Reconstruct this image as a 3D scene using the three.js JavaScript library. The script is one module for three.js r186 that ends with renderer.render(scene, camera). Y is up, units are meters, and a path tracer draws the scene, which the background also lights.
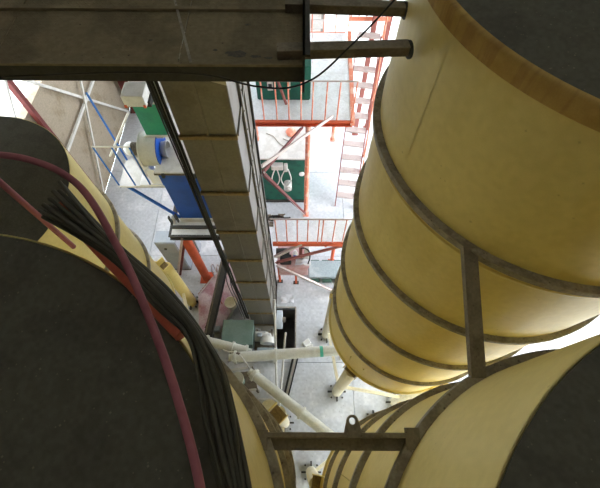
import * as THREE from 'three';
import { mergeGeometries } from 'three/addons/utils/BufferGeometryUtils.js';
import { RoundedBoxGeometry } from 'three/addons/geometries/RoundedBoxGeometry.js';

// ---------------------------------------------------------------- camera, sky, exposure
const scene = new THREE.Scene();
const camera = new THREE.PerspectiveCamera(2 * Math.atan(244 / 385) * 180 / Math.PI, 600 / 488, 0.05, 200);
camera.rotation.order = 'YXZ';
camera.position.set(0, 10.6, 0);
camera.rotation.set(-62.5 * Math.PI / 180, 0, 0.31 * Math.PI / 180);
scene.background = new THREE.Color().setRGB(0.89, 0.96, 1.03);      // overcast sky, seen and lighting through the hall's openings
scene.backgroundIntensity = 6.5;
const renderer = new THREE.WebGLRenderer();
renderer.toneMapping = THREE.LinearToneMapping;
renderer.toneMappingExposure = 1.28;
renderer.shadowMap.enabled = true;

// ---------------------------------------------------------------- helpers
let seed = 20317;
const rnd = () => { seed = (seed * 1664525 + 1013904223) >>> 0; return seed / 4294967296; };
const R = (a, b) => a + (b - a) * rnd();
const V = (x, y, z) => new THREE.Vector3(x, y, z);
const taken = {};
function numbered(n) { const k = taken[n] = (taken[n] ?? -1) + 1; return k ? n + '_' + String(k).padStart(3, '0') : n; }

// metres as texture coordinates, by the side each face points to
function muv(g0, spin = false) {
  const g = g0.index ? g0.toNonIndexed() : g0, p = g.attributes.position, n = new Float32Array(p.count * 2);
  const a = V(), b = V(), c = V(), e = V(), f = V();
  for (let i = 0; i < p.count; i += 3) {
    a.fromBufferAttribute(p, i); b.fromBufferAttribute(p, i + 1); c.fromBufferAttribute(p, i + 2);
    e.subVectors(b, a); f.subVectors(c, a); e.cross(f);
    const ax = Math.abs(e.x), ay = Math.abs(e.y), az = Math.abs(e.z);
    for (let k = 0; k < 3; k++) {
      const x = p.getX(i + k), y = p.getY(i + k), z = p.getZ(i + k);
      const [u, v] = ay >= ax && ay >= az ? [x, z] : ax >= az ? [z, y] : [x, y];
      n[(i + k) * 2] = spin ? v : u; n[(i + k) * 2 + 1] = spin ? u : v;
    }
  }
  g.setAttribute('uv', new THREE.BufferAttribute(n, 2));
  return g;
}
const box = (w, h, d, x = 0, y = 0, z = 0) => new THREE.BoxGeometry(w, h, d).translate(x, y, z);
const rbox = (w, h, d, x = 0, y = 0, z = 0, r = 0.01) => new RoundedBoxGeometry(w, h, d, 1, Math.min(r, w / 2.1, h / 2.1, d / 2.1)).translate(x, y, z);
const span = (x0, x1, y0, y1, z0, z1, r = 0) => (r ? rbox : box)(x1 - x0, y1 - y0, z1 - z0, (x0 + x1) / 2, (y0 + y1) / 2, (z0 + z1) / 2, r);
function along(g, a, b, up = V(0, 1, 0)) {                        // g built along +z from 0; turned to run from a to b
  const d = V().subVectors(b, a).normalize();
  if (Math.abs(d.dot(up)) > 0.98) up = V(0, 0, 1);
  const x = V().crossVectors(up, d).normalize(), y = V().crossVectors(d, x);
  return g.applyMatrix4(new THREE.Matrix4().makeBasis(x, y, d).setPosition(a));
}
const bar = (a, b, w, h, up) => along(new THREE.BoxGeometry(w, h, a.distanceTo(b)).translate(0, 0, a.distanceTo(b) / 2), a, b, up);
const pipe = (a, b, r, seg = 14, r2 = r) => along(new THREE.CylinderGeometry(r2, r, a.distanceTo(b), seg).rotateX(Math.PI / 2).translate(0, 0, a.distanceTo(b) / 2), a, b);
function profile(pts, a, b, up) {                                  // a rolled section from a to b
  const g = new THREE.ExtrudeGeometry(new THREE.Shape(pts.map((p) => new THREE.Vector2(...p))), { depth: a.distanceTo(b), bevelEnabled: false });
  return along(g, a, b, up);
}
const angleIron = (s, t) => [[0, 0], [s, 0], [s, t], [t, t], [t, s], [0, s]];
const channelIron = (w, h, t) => [[-w / 2, -h / 2], [w / 2, -h / 2], [w / 2, -h / 2 + t], [-w / 2 + t, -h / 2 + t], [-w / 2 + t, h / 2 - t], [w / 2, h / 2 - t], [w / 2, h / 2], [-w / 2, h / 2]];
const iBeam = (w, h, t) => [[-w / 2, -h / 2], [w / 2, -h / 2], [w / 2, -h / 2 + t], [t / 2, -h / 2 + t], [t / 2, h / 2 - t], [w / 2, h / 2 - t], [w / 2, h / 2], [-w / 2, h / 2], [-w / 2, h / 2 - t], [-t / 2, h / 2 - t], [-t / 2, -h / 2 + t], [-w / 2, -h / 2 + t]];
const cord = (pts, r, n = 40) => new THREE.TubeGeometry(new THREE.CatmullRomCurve3(pts), n, r, 7);
const disc = (r, h, x, y, z, seg = 24) => new THREE.CylinderGeometry(r, r, h, seg).translate(x, y, z);
const ring = (pts, seg = 96, p0 = 0, pl = Math.PI * 2) => new THREE.LatheGeometry(pts.map((p) => new THREE.Vector2(...p)), seg, p0, pl);
const poly = (pts, y0, y1, holes = []) => {                        // plan outline (x, z) raised from y0 to y1
  const s = new THREE.Shape(pts.map(([x, z]) => new THREE.Vector2(x, -z)));
  for (const h of holes) s.holes.push(new THREE.Path(h.map(([x, z]) => new THREE.Vector2(x, -z))));
  return new THREE.ExtrudeGeometry(s, { depth: y1 - y0, bevelEnabled: false }).rotateX(-Math.PI / 2).translate(0, y0, 0);
};
function mesh(name, gs, m, parent, keepUV = false) {
  let g = Array.isArray(gs) ? gs : [gs];
  g = keepUV ? g : g.map((k) => muv(k, m.userData.spin));
  const o = new THREE.Mesh(g.length > 1 ? mergeGeometries(g.map((k) => (k.index ? k.toNonIndexed() : k))) : g[0], m);
  o.name = parent === scene ? numbered(name) : name;
  o.castShadow = o.receiveShadow = true;
  parent.add(o);
  return o;
}
function tag(o, label, category, group) { o.userData.label = label; o.userData.category = category; if (group) o.userData.group = group; return o; }
function thing(name, label, category, pos = [0, 0, 0], group) {
  const o = new THREE.Group(); o.name = numbered(name); o.position.set(...pos); scene.add(o);
  return tag(o, label, category, group);
}
const one = (name, gs, m, label, category, group) => tag(mesh(name, gs, m, scene), label, category, group);
function struct(name, gs, m, parent = scene, label) { const o = mesh(name, gs, m, parent); if (parent === scene) o.userData.kind = 'structure'; if (label) o.userData.label = label; return o; }

// ---------------------------------------------------------------- procedural surfaces
function noiseGrid(n) { const g = new Float32Array(n * n); for (let i = 0; i < n * n; i++) g[i] = rnd(); return g; }
function fbm(size, cx, cy, oct) {                                   // tileable value noise, 0..1
  const out = new Float32Array(size * size); let amp = 1, tot = 0;
  for (let o = 0; o < oct; o++) {
    const nx = cx << o, ny = cy << o, g = new Float32Array(nx * ny).map(() => rnd());
    for (let y = 0; y < size; y++) for (let x = 0; x < size; x++) {
      const fx = x / size * nx, fy = y / size * ny, x0 = fx | 0, y0 = fy | 0;
      let tx = fx - x0, ty = fy - y0; tx = tx * tx * (3 - 2 * tx); ty = ty * ty * (3 - 2 * ty);
      const x1 = (x0 + 1) % nx, y1 = (y0 + 1) % ny;
      out[y * size + x] += amp * ((g[y0 * nx + x0] * (1 - tx) + g[y0 * nx + x1] * tx) * (1 - ty) + (g[y1 * nx + x0] * (1 - tx) + g[y1 * nx + x1] * tx) * ty);
    }
    tot += amp; amp *= 0.55;
  }
  for (let i = 0; i < out.length; i++) out[i] /= tot;
  return out;
}
function dataTex(size, fn, rx, ry, srgb) {
  const d = new Uint8Array(size * size * 4);
  for (let y = 0; y < size; y++) for (let x = 0; x < size; x++) { const c = fn(x, y); d.set([c[0], c[1], c[2], 255].map((v) => Math.max(0, Math.min(255, v))), (y * size + x) * 4); }
  const t = new THREE.DataTexture(d, size, size);
  t.wrapS = t.wrapT = THREE.RepeatWrapping; t.magFilter = THREE.LinearFilter; t.minFilter = THREE.LinearMipmapLinearFilter; t.generateMipmaps = true;
  t.repeat.set(1 / rx, 1 / ry); if (srgb) t.colorSpace = THREE.SRGBColorSpace; t.needsUpdate = true;
  return t;
}
const hex = (h) => [h >> 16 & 255, h >> 8 & 255, h & 255];
const mix = (a, b, t) => a.map((v, i) => v + (b[i] - v) * t);
const smooth = (a, b, x) => { const t = Math.max(0, Math.min(1, (x - a) / (b - a))); return t * t * (3 - 2 * t); };
// base colour with coarse patches of a second colour, fine grain and scattered specks
function surface(base, { patch = base, amount = 0.5, lo = 0.45, hi = 0.7, cells = 4, tall = 1, grain = 8, specks = 0, speck = 0x222222, size = 256, metres = 1.5, rough = 0.75, metal = 0, bump = 0.002, clear = 0 } = {}) {
  const A = fbm(size, cells, Math.max(1, Math.round(cells / tall)), 5), F = fbm(size, 64, 64, 1);
  const b = hex(base), p = hex(patch), s = hex(speck), dots = new Float32Array(size * size);
  for (let i = 0; i < specks; i++) {
    const x = rnd() * size | 0, y = rnd() * size | 0, r = rnd() < 0.8 ? 1 : 2;
    for (let v = -r; v <= r; v++) for (let u = -r; u <= r; u++) if (u * u + v * v <= r * r) dots[((y + v + size) % size) * size + (x + u + size) % size] = 0.7;
  }
  const map = dataTex(size, (x, y) => {
    const i = y * size + x, c = mix(mix(b, p, amount * smooth(lo, hi, A[i])), s, dots[i]), g = (F[i] - 0.5) * 2 * grain + (rnd() - 0.5) * grain;
    return c.map((v) => v + g);
  }, metres, metres, true);
  const bm = dataTex(size, (x, y) => { const v = 255 * (0.6 * A[y * size + x] + 0.4 * F[y * size + x]); return [v, v, v]; }, metres, metres, false);
  return new THREE.MeshPhysicalMaterial({ map, bumpMap: bm, bumpScale: bump, roughness: rough, metalness: metal, clearcoat: clear, clearcoatRoughness: 0.4 });
}
const paint = (c, o = {}) => surface(c, { size: 128, metres: 0.9, grain: 5, ...o });

const M = {
  floor: surface(0xb9bcc1, { patch: 0xd0d1d4, amount: 0.9, cells: 5, grain: 9, specks: 260, speck: 0x9a9a9a, size: 512, metres: 3.1, rough: 0.62, bump: 0.003 }),
  yard: surface(0xbebebb, { patch: 0xb0b0ac, metres: 6, rough: 0.9 }),
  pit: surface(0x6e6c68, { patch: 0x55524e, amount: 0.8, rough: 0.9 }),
  block: surface(0xe2e2de, { patch: 0xcfcfca, amount: 0.6, rough: 0.85 }), block2: surface(0xd8d8d2, { patch: 0xe6e6e2, amount: 0.6, rough: 0.85 }),
  joint: paint(0x9c9a94), plaster: surface(0x978b78, { patch: 0x857862, amount: 0.8, rough: 0.9 }), roofSheet: surface(0xb4b2aa, { patch: 0xa5a29a, rough: 0.7 }),
  yellow: surface(0xecd98c, { patch: 0xe2cc78, amount: 0.55, cells: 8, tall: 4, lo: 0.5, hi: 0.75, grain: 4, specks: 50, speck: 0xc8b470, size: 512, metres: 2.042, rough: 0.5, bump: 0.0015, clear: 0.15 }),
  rusty: surface(0xc2a058, { patch: 0xa07c44, amount: 0.5, cells: 64, tall: 16, grain: 8, size: 512, metres: 2.042, rough: 0.8 }),
  ringSteel: surface(0xa39c8e, { patch: 0x857d70, amount: 0.8, cells: 12, grain: 10, specks: 90, speck: 0x5c5448, metres: 0.8, rough: 0.85 }),
  cream: surface(0xe6dfc6, { patch: 0xd8cda8, amount: 0.6, rough: 0.55 }),
  dark: surface(0x83775c, { patch: 0x6f644c, amount: 0.9, cells: 5, grain: 7, specks: 30, speck: 0x3c3228, size: 512, metres: 1.3, rough: 0.8 }),
  roofDark: surface(0x5a584b, { patch: 0x504d42, amount: 0.8, cells: 6, grain: 6, specks: 160, speck: 0x8a8570, size: 512, metres: 0.9, rough: 0.85 }),
  redPipe: paint(0xcc664f, { patch: 0xba5a46, amount: 0.7, rough: 0.5 }),
  stain: surface(0x54524a, { patch: 0x66604f, amount: 0.8, cells: 24, metres: 0.3, rough: 0.9 }),
  steel: surface(0x6e6455, { patch: 0x584e42, amount: 0.8, cells: 8, grain: 8, metres: 0.7, rough: 0.75 }),
  tie: surface(0x8a8170, { patch: 0x766d5c, amount: 0.8, cells: 8, grain: 8, specks: 40, speck: 0x5a4c3c, metres: 0.7, rough: 0.8 }),
  darkSteel: paint(0x3a3933, { patch: 0x2e2c28, amount: 0.7 }), black: paint(0x191917, { rough: 0.6 }), rubber: paint(0x4a4838, { patch: 0x3a382c, amount: 0.7, rough: 0.55 }),
  casing: surface(0x7f7b73, { patch: 0x716b61, amount: 0.8, cells: 5, grain: 5, metres: 1.2, rough: 0.4, metal: 0.6, bump: 0.0008 }), tan: surface(0x97835f, { patch: 0x7a6a4e, amount: 0.7, cells: 12, metres: 0.6, rough: 0.7 }),
  whiteSheet: surface(0xc6ced6, { patch: 0xb2bac2, amount: 0.7, cells: 5, grain: 5, rough: 0.5 }), white: paint(0xe4e4e2), greyWhite: paint(0xcccac4, { patch: 0xbab7b0, amount: 0.7 }),
  orange: paint(0xd0603c, { patch: 0xc05634, amount: 0.8 }), salmon: paint(0xd98468, { patch: 0xe3b7a4, amount: 0.8, cells: 8 }), redPaint: paint(0x95584e, { patch: 0x834a42, amount: 0.8 }), maroon: paint(0x6b2f2c, { patch: 0x5a2624, amount: 0.7 }),
  pinkRail: paint(0xa06068, { patch: 0x8c4f58, amount: 0.8 }), pinkDust: surface(0xc3aeb2, { patch: 0xa97d84, amount: 0.9, cells: 5, grain: 10, rough: 0.9 }), pink: paint(0xc4a3a2, { patch: 0xb98886, amount: 0.9, cells: 6 }),
  deck: surface(0xe0e2e4, { patch: 0xd0d0d0, amount: 0.8, cells: 5, grain: 8, rough: 0.7 }), tread: paint(0xc0b2ae, { patch: 0xac9692, amount: 0.8 }),
  green: paint(0x0f5644, { patch: 0x0b463a, amount: 0.8 }), ductGreen: paint(0x1d8a6b, { patch: 0x1a7a68, amount: 0.7, rough: 0.5 }), greyGreen: paint(0x71857c, { patch: 0x637a70, amount: 0.8 }),
  blue: paint(0x0f4fb0, { patch: 0x0c459c, amount: 0.7, rough: 0.45 }), lightBlue: paint(0x3068b0, { patch: 0x285a9c, amount: 0.6 }), fan: paint(0xb9b8b2, { patch: 0xa9a8a0, amount: 0.7 }),
  cabinet: paint(0xa0a8b0, { patch: 0x929aa4, amount: 0.6 }), conveyor: surface(0xc4c4ba, { patch: 0xb0b0a4, amount: 0.4, cells: 8, grain: 7, metres: 1, rough: 0.6 }), teal: paint(0x4aa890), slab: surface(0x93a1a6, { patch: 0xa8b2b6, amount: 0.8, cells: 6, rough: 0.7 }), greenWood: paint(0x3f5c50),
  plastic: new THREE.MeshPhysicalMaterial({ color: 0xe8e8ec, roughness: 0.35, transmission: 0.25, thickness: 0 }),
};
// raised diamond tread for the upper platform's plates
M.checker = (() => {
  const n = 256, m = M.dark.clone(), t = dataTex(n, (x, y) => {
    const k = 8, u = (x / n * k) % 1 - 0.5, v = (y / n * k) % 1 - 0.5, f = ((Math.floor(x / n * k) + Math.floor(y / n * k)) & 1) ? 1 : -1;
    const a = (u + f * v) * 0.707, b = (u - f * v) * 0.707, s = 255 * smooth(1, 0.6, (a / 0.42) ** 2 + (b / 0.13) ** 2); return [s, s, s];
  }, 0.2, 0.2, false);
  m.bumpMap = t; m.bumpScale = 0.0025; return m;
})();

// ================================================================ the hall
const X0 = -6.5, X1 = 6.8, Z0 = -11.6, Z1 = 4.5, ROOF = 13.2;
{ // floor of cast slabs round the elevator pit
  const xs = [X0, -4.6, -1.9, 1.4, 4.2, X1], zs = [Z0, -8.3, -5.1, -1.95, 1.2, Z1], j = 0.006;
  const fl = new THREE.Group(); fl.name = 'floor'; fl.userData.kind = 'structure'; scene.add(fl);
  const pit = [[-1.38, -4.25], [-0.66, -4.25], [-0.66, -3.48], [-0.11, -3.48], [-0.11, -2.22], [-1.1, -2.22], [-1.1, -2.88], [-1.38, -2.88]];
  for (let i = 0; i < 5; i++) for (let k = 0; k < 5; k++) {
    const a = xs[i] + j, b = xs[i + 1] - j, c = zs[k] + j, d = zs[k + 1] - j;
    mesh('slab', poly([[a, c], [b, c], [b, d], [a, d]], -0.2, 0, i === 2 && k === 2 ? [pit] : []), M.floor, fl);
  }
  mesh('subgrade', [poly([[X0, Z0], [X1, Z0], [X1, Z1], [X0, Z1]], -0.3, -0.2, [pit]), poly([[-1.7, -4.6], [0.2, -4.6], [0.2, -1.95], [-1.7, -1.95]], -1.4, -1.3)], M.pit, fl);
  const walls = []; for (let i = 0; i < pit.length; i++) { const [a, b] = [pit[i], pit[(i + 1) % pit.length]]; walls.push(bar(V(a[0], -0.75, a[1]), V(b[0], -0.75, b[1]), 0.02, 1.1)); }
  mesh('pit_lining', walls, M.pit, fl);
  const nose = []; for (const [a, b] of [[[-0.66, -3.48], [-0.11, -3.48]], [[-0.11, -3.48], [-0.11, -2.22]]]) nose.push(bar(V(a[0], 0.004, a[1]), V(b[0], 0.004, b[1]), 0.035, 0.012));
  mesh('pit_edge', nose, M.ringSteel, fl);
}
struct('ground', poly([[-60, -70], [70, -70], [70, 40], [-60, 40]], -0.32, -0.06, [[[X0 - 0.2, Z0 - 0.2], [X1 + 0.2, Z0 - 0.2], [X1 + 0.2, Z1 + 0.2], [X0 - 0.2, Z1 + 0.2]]]), M.yard);
// walls with real openings
const T = 0.2;
function wallPieces(a, b, holes, put) {                            // [u0,u1,v0,v1] openings in a wall that runs a..b and 0..ROOF
  const us = [...new Set([a, b, ...holes.flatMap((h) => [h[0], h[1]])])].sort((p, q) => p - q), vs = [...new Set([0, ROOF, ...holes.flatMap((h) => [h[2], h[3]])])].sort((p, q) => p - q), out = [];
  for (let i = 0; i + 1 < us.length; i++) for (let k = 0; k + 1 < vs.length; k++) {
    const u = (us[i] + us[i + 1]) / 2, v = (vs[k] + vs[k + 1]) / 2;
    if (!holes.some((h) => u > h[0] && u < h[1] && v > h[2] && v < h[3])) out.push(put(us[i], us[i + 1], vs[k], vs[k + 1]));
  }
  return out;
}
const farHoles = [[0.7, 6.5, 0, 4.6], [-5.6, 0.2, 4.4, 7.0]], rightHoles = [[-10.5, 3.8, 0, 5.2], [-11.2, -3.2, 5.2, 9.4]], leftHoles = [[-11, -3.1, 3.9, 7.2]], backHoles = [[2.0, 6.3, 0, 3.6]];
const wallFar = struct('wall_far', wallPieces(X0, X1, farHoles, (a, b, c, d) => span(a, b, c, d, Z0 - T, Z0)), M.joint);
struct('wall_right', wallPieces(Z0, Z1, rightHoles, (a, b, c, d) => span(X1, X1 + T, c, d, a, b)), M.plaster);
const wallLeft = struct('wall_left', wallPieces(Z0 - T, Z1, leftHoles, (a, b, c, d) => span(X0 - T, X0, c, d, a, b)), M.plaster);
struct('wall_back', wallPieces(X0 - T, X1 + T, backHoles, (a, b, c, d) => span(a, b, c, d, Z1, Z1 + T)), M.plaster);
struct('ceiling', span(X0 - T, X1 + T, ROOF, ROOF + 0.15, Z0 - T, Z1 + T), M.roofSheet);
for (let r = 0; r < 12; r++) for (let c = -1; c < 12; c++) {        // painted blocks of the far wall's foot
  let a = X0 + c * 0.62 + (r % 2) * 0.31, b = a + 0.605; a = Math.max(a, X0); b = Math.min(b, 0.68);
  if (b - a < 0.05) continue;
  mesh('block', box(b - a, 0.285, 0.024, (a + b) / 2, r * 0.3 + 0.15, Z0 + 0.012), rnd() < 0.5 ? M.block : M.block2, wallFar);
}
{ // steel frame against the left wall
  const col = thing('steel_column', 'dark red steel column in the far left corner of the hall', 'column', [-6.22, 0, -11.2]);
  mesh('shaft', profile(iBeam(0.24, 0.24, 0.02), V(0, 0, 0), V(0, ROOF, 0)), M.maroon, col);
  mesh('base_plate', box(0.36, 0.03, 0.36, 0, 0.015, 0), M.maroon, col);
  const tr = thing('wall_bracing', 'pale steel cross bracing on the dim left wall', 'bracing', [-6.42, 0, 0]);
  for (const [z0, z1] of [[-11, -7], [-7, -3]]) {
    mesh('brace', bar(V(0, 0.1, z0), V(0, 5, z1), 0.05, 0.07), M.greyWhite, tr); mesh('brace', bar(V(0.06, 5, z0), V(0.06, 0.1, z1), 0.05, 0.07), M.greyWhite, tr);
  }
  for (const z of [-7, -3]) mesh('post', bar(V(0.03, 0, z), V(0.03, 6, z), 0.12, 0.12), M.maroon, tr);
  mesh('rail', bar(V(0.03, 2.4, -11), V(0.03, 2.4, -3), 0.06, 0.08), M.greyWhite, tr);
}

// ================================================================ silos
const RS = 1.275;
function cylUV(g, yref) {                                          // circumference and height in metres
  const p = g.attributes.position, uv = g.attributes.uv;
  for (let i = 0; i < p.count; i++) uv.setXY(i, uv.getX(i) * g.userData.arc, p.getY(i) - yref);
  return g;
}
function shellPlate(y0, y1, p0, pl, R0 = RS) {
  const g = ring([[R0 - 0.012, y0], [R0, y0], [R0, y1], [R0 - 0.012, y1], [R0 - 0.012, y0]], Math.ceil(pl / 0.07), p0, pl);
  g.userData.arc = pl * R0; return cylUV(g, y0);
}
function silo(label, [cx, cz], top, rings, bottom, legAt, legR, o = {}) {
  const s = thing('silo', label, 'silo', [cx, 0, cz], 'yellow storage silos');
  const ys = [top, ...rings, bottom];
  for (let i = 0; i + 1 < ys.length; i++) {
    const n = 3, gap = 0.0025, off = (o.turn ?? 0.4) + i * 1.05;
    for (let k = 0; k < n; k++) mesh('shell_plate', shellPlate(ys[i + 1] + 0.003, ys[i] - 0.003, off + k * 2 * Math.PI / n + gap, 2 * Math.PI / n - 2 * gap), M.yellow, s, true);
  }
  for (const y of rings) {
    const f = mesh('flange_ring', ring([[RS - 0.005, y - 0.032], [RS + 0.045, y - 0.03], [RS + 0.05, y - 0.025], [RS + 0.05, y + 0.025], [RS + 0.045, y + 0.03], [RS - 0.005, y + 0.032]], 120), M.ringSteel, s);
    mesh('weld_lip', ring([[RS, y - 0.135], [RS + 0.012, y - 0.135], [RS + 0.012, y - 0.115], [RS, y - 0.11]], 120), M.yellow, f);
  }
  mesh('bottom_ring', ring([[RS - 0.02, bottom - 0.05], [RS + 0.035, bottom - 0.05], [RS + 0.035, bottom + 0.02], [RS, bottom + 0.02]], 120), M.yellow, s);
  mesh('hopper', ring([[0.14, bottom - 2.05], [0.16, bottom - 2.05], [RS - 0.02, bottom - 0.05], [RS - 0.03, bottom - 0.02]], 72), M.yellow, s);
  const roof = mesh('silo_roof', ring([[0, top + (o.cone ?? 0.12)], [RS - 0.01, top], [RS - 0.01, top - 0.02], [0, top - 0.02]], 96), o.roof ?? M.roofDark, s);
  if (o.rim) { const g = ring([[RS, top - 0.09], [RS + 0.008, top - 0.09], [RS + 0.012, top - 0.085], [RS + 0.012, top], [RS - 0.02, top + 0.008]], 120); g.userData.arc = 8.168; mesh('rim_band', cylUV(g, 0), M.rusty, s, true); }
  legAt.forEach((deg, i) => {
    const a = deg * Math.PI / 180, x = Math.cos(a) * legR, z = Math.sin(a) * legR, tx = -Math.sin(a), tz = Math.cos(a), lr = o.legRadius ?? 0.125;
    const leg = mesh('leg', pipe(V(x, 0.05, z), V(x, bottom - 0.1, z), lr, 20), o.legMat ?? M.cream, s);
    mesh('base_plate', box(0.34, 0.03, 0.34, x, 0.035, z), M.floor, leg); 
    for (const [u, v] of [[1, 1], [1, -1], [-1, 1], [-1, -1]]) mesh('anchor_bolt', disc(0.022, 0.09, x + u * 0.14, 0.07, z + v * 0.14, 8), M.darkSteel, leg);
    for (const [u, v] of [[1, 0], [-1, 0], [0, 1], [0, -1]]) mesh('gusset', bar(V(x + u * lr, 0.1, z + v * lr), V(x + u * 0.23, 0.1, z + v * 0.23), 0.035, 0.12), M.darkSteel, leg);
    const br = [];                                                  // two gusset plates and a seat under the shell
    for (const k of [-1, 1]) {
      const sx = x + tx * k * 0.14, sz = z + tz * k * 0.14, ix = Math.cos(a) * (RS - 0.01) + tx * k * 0.14, iz = Math.sin(a) * (RS - 0.01) + tz * k * 0.14;
      br.push(bar(V(ix, bottom + 0.0, iz), V(sx + Math.cos(a) * 0.1, bottom + 0.0, sz + Math.sin(a) * 0.1), 0.014, 0.24));
      br.push(bar(V(ix + Math.cos(a) * 0.0, bottom + 0.05, iz + Math.sin(a) * 0.0), V(ix, bottom + 0.62, iz), 0.016, 0.05, V(Math.cos(a), 0, Math.sin(a))));
    }
    mesh('bracket', br, o.bracketMat ?? M.yellow, leg);
    const yaw = -a, seat = box(0.2, 0.02, 0.25).rotateY(yaw).translate(x - Math.cos(a) * 0.02, bottom - 0.1, z - Math.sin(a) * 0.02);
    mesh('seat_plate', seat, M.tan, leg);
    const b = legAt[(i + 1) % legAt.length] * Math.PI / 180, nx = Math.cos(b) * legR, nz = Math.sin(b) * legR, q = (o.legRadius ?? 0.125) / Math.hypot(nx - x, nz - z);
    const by = i === o.low ? 0.7 : 1.1;
    mesh('brace', bar(V(x + (nx - x) * q, by, z + (nz - z) * q), V(nx + (x - nx) * q, by, nz + (z - nz) * q), 0.07, 0.07), M.cream, s);
  });
  return s;
}
silo('tall pale yellow silo filling the right side, taller than its neighbours, with rusty rim', [1.867, -2.096], 9.6, [8.465, 7.28, 5.97, 4.61], 3.42, [63.5, 135.5, 207.5, 279.5, 351.5], 1.27, { rim: true, cone: 0.2, turn: 0.9, low: 1 });
silo('yellow silo at the lower right, tied to the tall silo by a short upright-running bar', [1.633, 0.802], 9.3, [8.22, 6.94, 5.63, 4.27], 3.4, [189.5, 279.5, 9.5, 99.5], 1.36, { turn: 2.2, low: 0 });
silo('yellow silo at the lower left with black cables on its dark roof', [-1.36, 0.53], 9.27, [8.2, 6.94, 5.63, 4.27], 3.4, [-45, 45, 135, 225], 1.42, { turn: 1.1, cone: 0.015 });
silo('low yellow silo at the left edge with a thick yellow leg', [-3.98, -2.52], 6.9, [5.6, 4.25], 2.6, [-50, 10, 70, 130, 190, 250], 1.4, { turn: 0.2, legMat: M.yellow, legRadius: 0.14 });

// tie bars between the silos
{
  const t = thing('tie_bar', 'brown steel bar with a lifting eye joining the two lower silos', 'steel bar');
  mesh('bar', profile(angleIron(0.085, 0.01), V(0.655, 8.165, -0.055), V(-0.215, 8.165, -0.055)), M.tie, t);
  mesh('web', span(-0.215, 0.655, 8.16, 8.255, -0.06, -0.03, 0.006), M.tie, t);
  const sh = new THREE.Shape(); sh.moveTo(-0.05, 0); sh.lineTo(0.05, 0); sh.lineTo(0.034, 0.06); sh.absarc(0, 0.06, 0.034, 0, Math.PI); sh.lineTo(-0.05, 0);
  const h = new THREE.Path(); h.absarc(0, 0.062, 0.018, 0, Math.PI * 2); sh.holes.push(h);
  mesh('lifting_eye', new THREE.ExtrudeGeometry(sh, { depth: 0.014, bevelEnabled: false, curveSegments: 16 }).rotateX(-Math.PI / 2).translate(0.296, 8.242, -0.055), M.tie, t);
  mesh('end_plate', box(0.08, 0.012, 0.11, 0.62, 8.25, -0.03), M.tie, t); mesh('end_plate', box(0.06, 0.012, 0.1, -0.2, 8.25, -0.02), M.tie, t);
  const u = thing('tie_bar', 'brown steel bar standing off the tall silo, running to the silo below it', 'steel bar');
  mesh('bar', profile(channelIron(0.085, 0.05, 0.008), V(1.046, 8.475, -1.09), V(1.046, 8.235, -0.355)), M.tie, u);
}

// ================================================================ upper steel platform
{
  const p = thing('steel_platform', 'dark brown tread-plate platform high at the upper left', 'platform', [0, 9.25, 0]);
  const xs = [-2.6, -1.62, -0.645, 0.02], zs = [-2.95, -2.215, -1.745];
  for (let i = 0; i < 3; i++) for (let k = 0; k < 2; k++) mesh('tread_plate', span(xs[i] + 0.003, xs[i + 1] - 0.003, -0.008, 0, zs[k] + 0.003, zs[k + 1] - 0.003), M.checker, p);
  mesh('seam_bar', span(-2.6, 0.0, -0.002, 0.018, -2.235, -2.205, 0.004), M.dark, p);
  mesh('seam_bar', [bar(V(-0.94, 0.004, -2.95), V(-0.573, 0.004, -1.76), 0.014, 0.018)], M.ringSteel, p);
  mesh('front_channel', profile(channelIron(0.05, 0.1, 0.008), V(-2.6, -0.06, -1.785), V(0.01, -0.06, -1.785)), M.darkSteel, p);
  mesh('edge_bar', span(-2.6, 0.01, -0.004, 0.008, -1.765, -1.745), M.dark, p);
  mesh('edge_angle', [span(0.008, 0.02, -0.13, 0.1, -2.95, -1.7), span(0.008, 0.046, 0.088, 0.1, -2.95, -1.7)], M.darkSteel, p);
  for (const x of [-2.2, -1.5, -0.8, -0.1]) mesh('joist', profile(channelIron(0.05, 0.09, 0.008), V(x, -0.055, -2.96), V(x, -0.055, -1.83)), M.steel, p);
  mesh('rear_angle', span(-2.6, 0, -0.1, -0.01, -2.98, -2.955), M.steel, p);
  const blot = (x, z, rx, rz) => { const q = []; for (let k = 0; k < 18; k++) { const a = k / 18 * Math.PI * 2, r = R(0.7, 1.1); q.push([x + Math.cos(a) * rx * r, z + Math.sin(a) * rz * r]); } mesh('stain', poly(q, 0.0002, 0.0012), M.stain, p); };
  blot(-0.34, -1.84, 0.065, 0.028); blot(-0.24, -1.82, 0.03, 0.012); blot(-0.17, -1.81, 0.025, 0.01); blot(-0.46, -1.87, 0.014, 0.009); blot(-0.3, -2.09, 0.018, 0.009); blot(-0.82, -1.95, 0.012, 0.007);
  for (const [x0, z0, x1, z1, which] of [[-0.125, -1.82, 0.565, -1.855, 'lower'], [-0.09, -2.225, 0.585, -2.195, 'upper']]) {
    const b = thing('support_beam', which + ' of two brown steel beams from the platform to the tall silo', 'steel beam');
    mesh('beam', profile(channelIron(0.062, 0.05, 0.007), V(x0, 9.277, z0), V(x1, 9.277, z1)), M.steel, b);
    mesh('cap_strip', bar(V(x0, 9.304, z0), V(x1, 9.304, z1), 0.066, 0.005), M.tie, b);
    mesh('end_pad', new THREE.CylinderGeometry(0.046, 0.046, 0.012, 20).rotateZ(Math.PI / 2).rotateY(0.2).translate(x1 + 0.006, 9.27, z1), M.darkSteel, b);
  }
}
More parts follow.
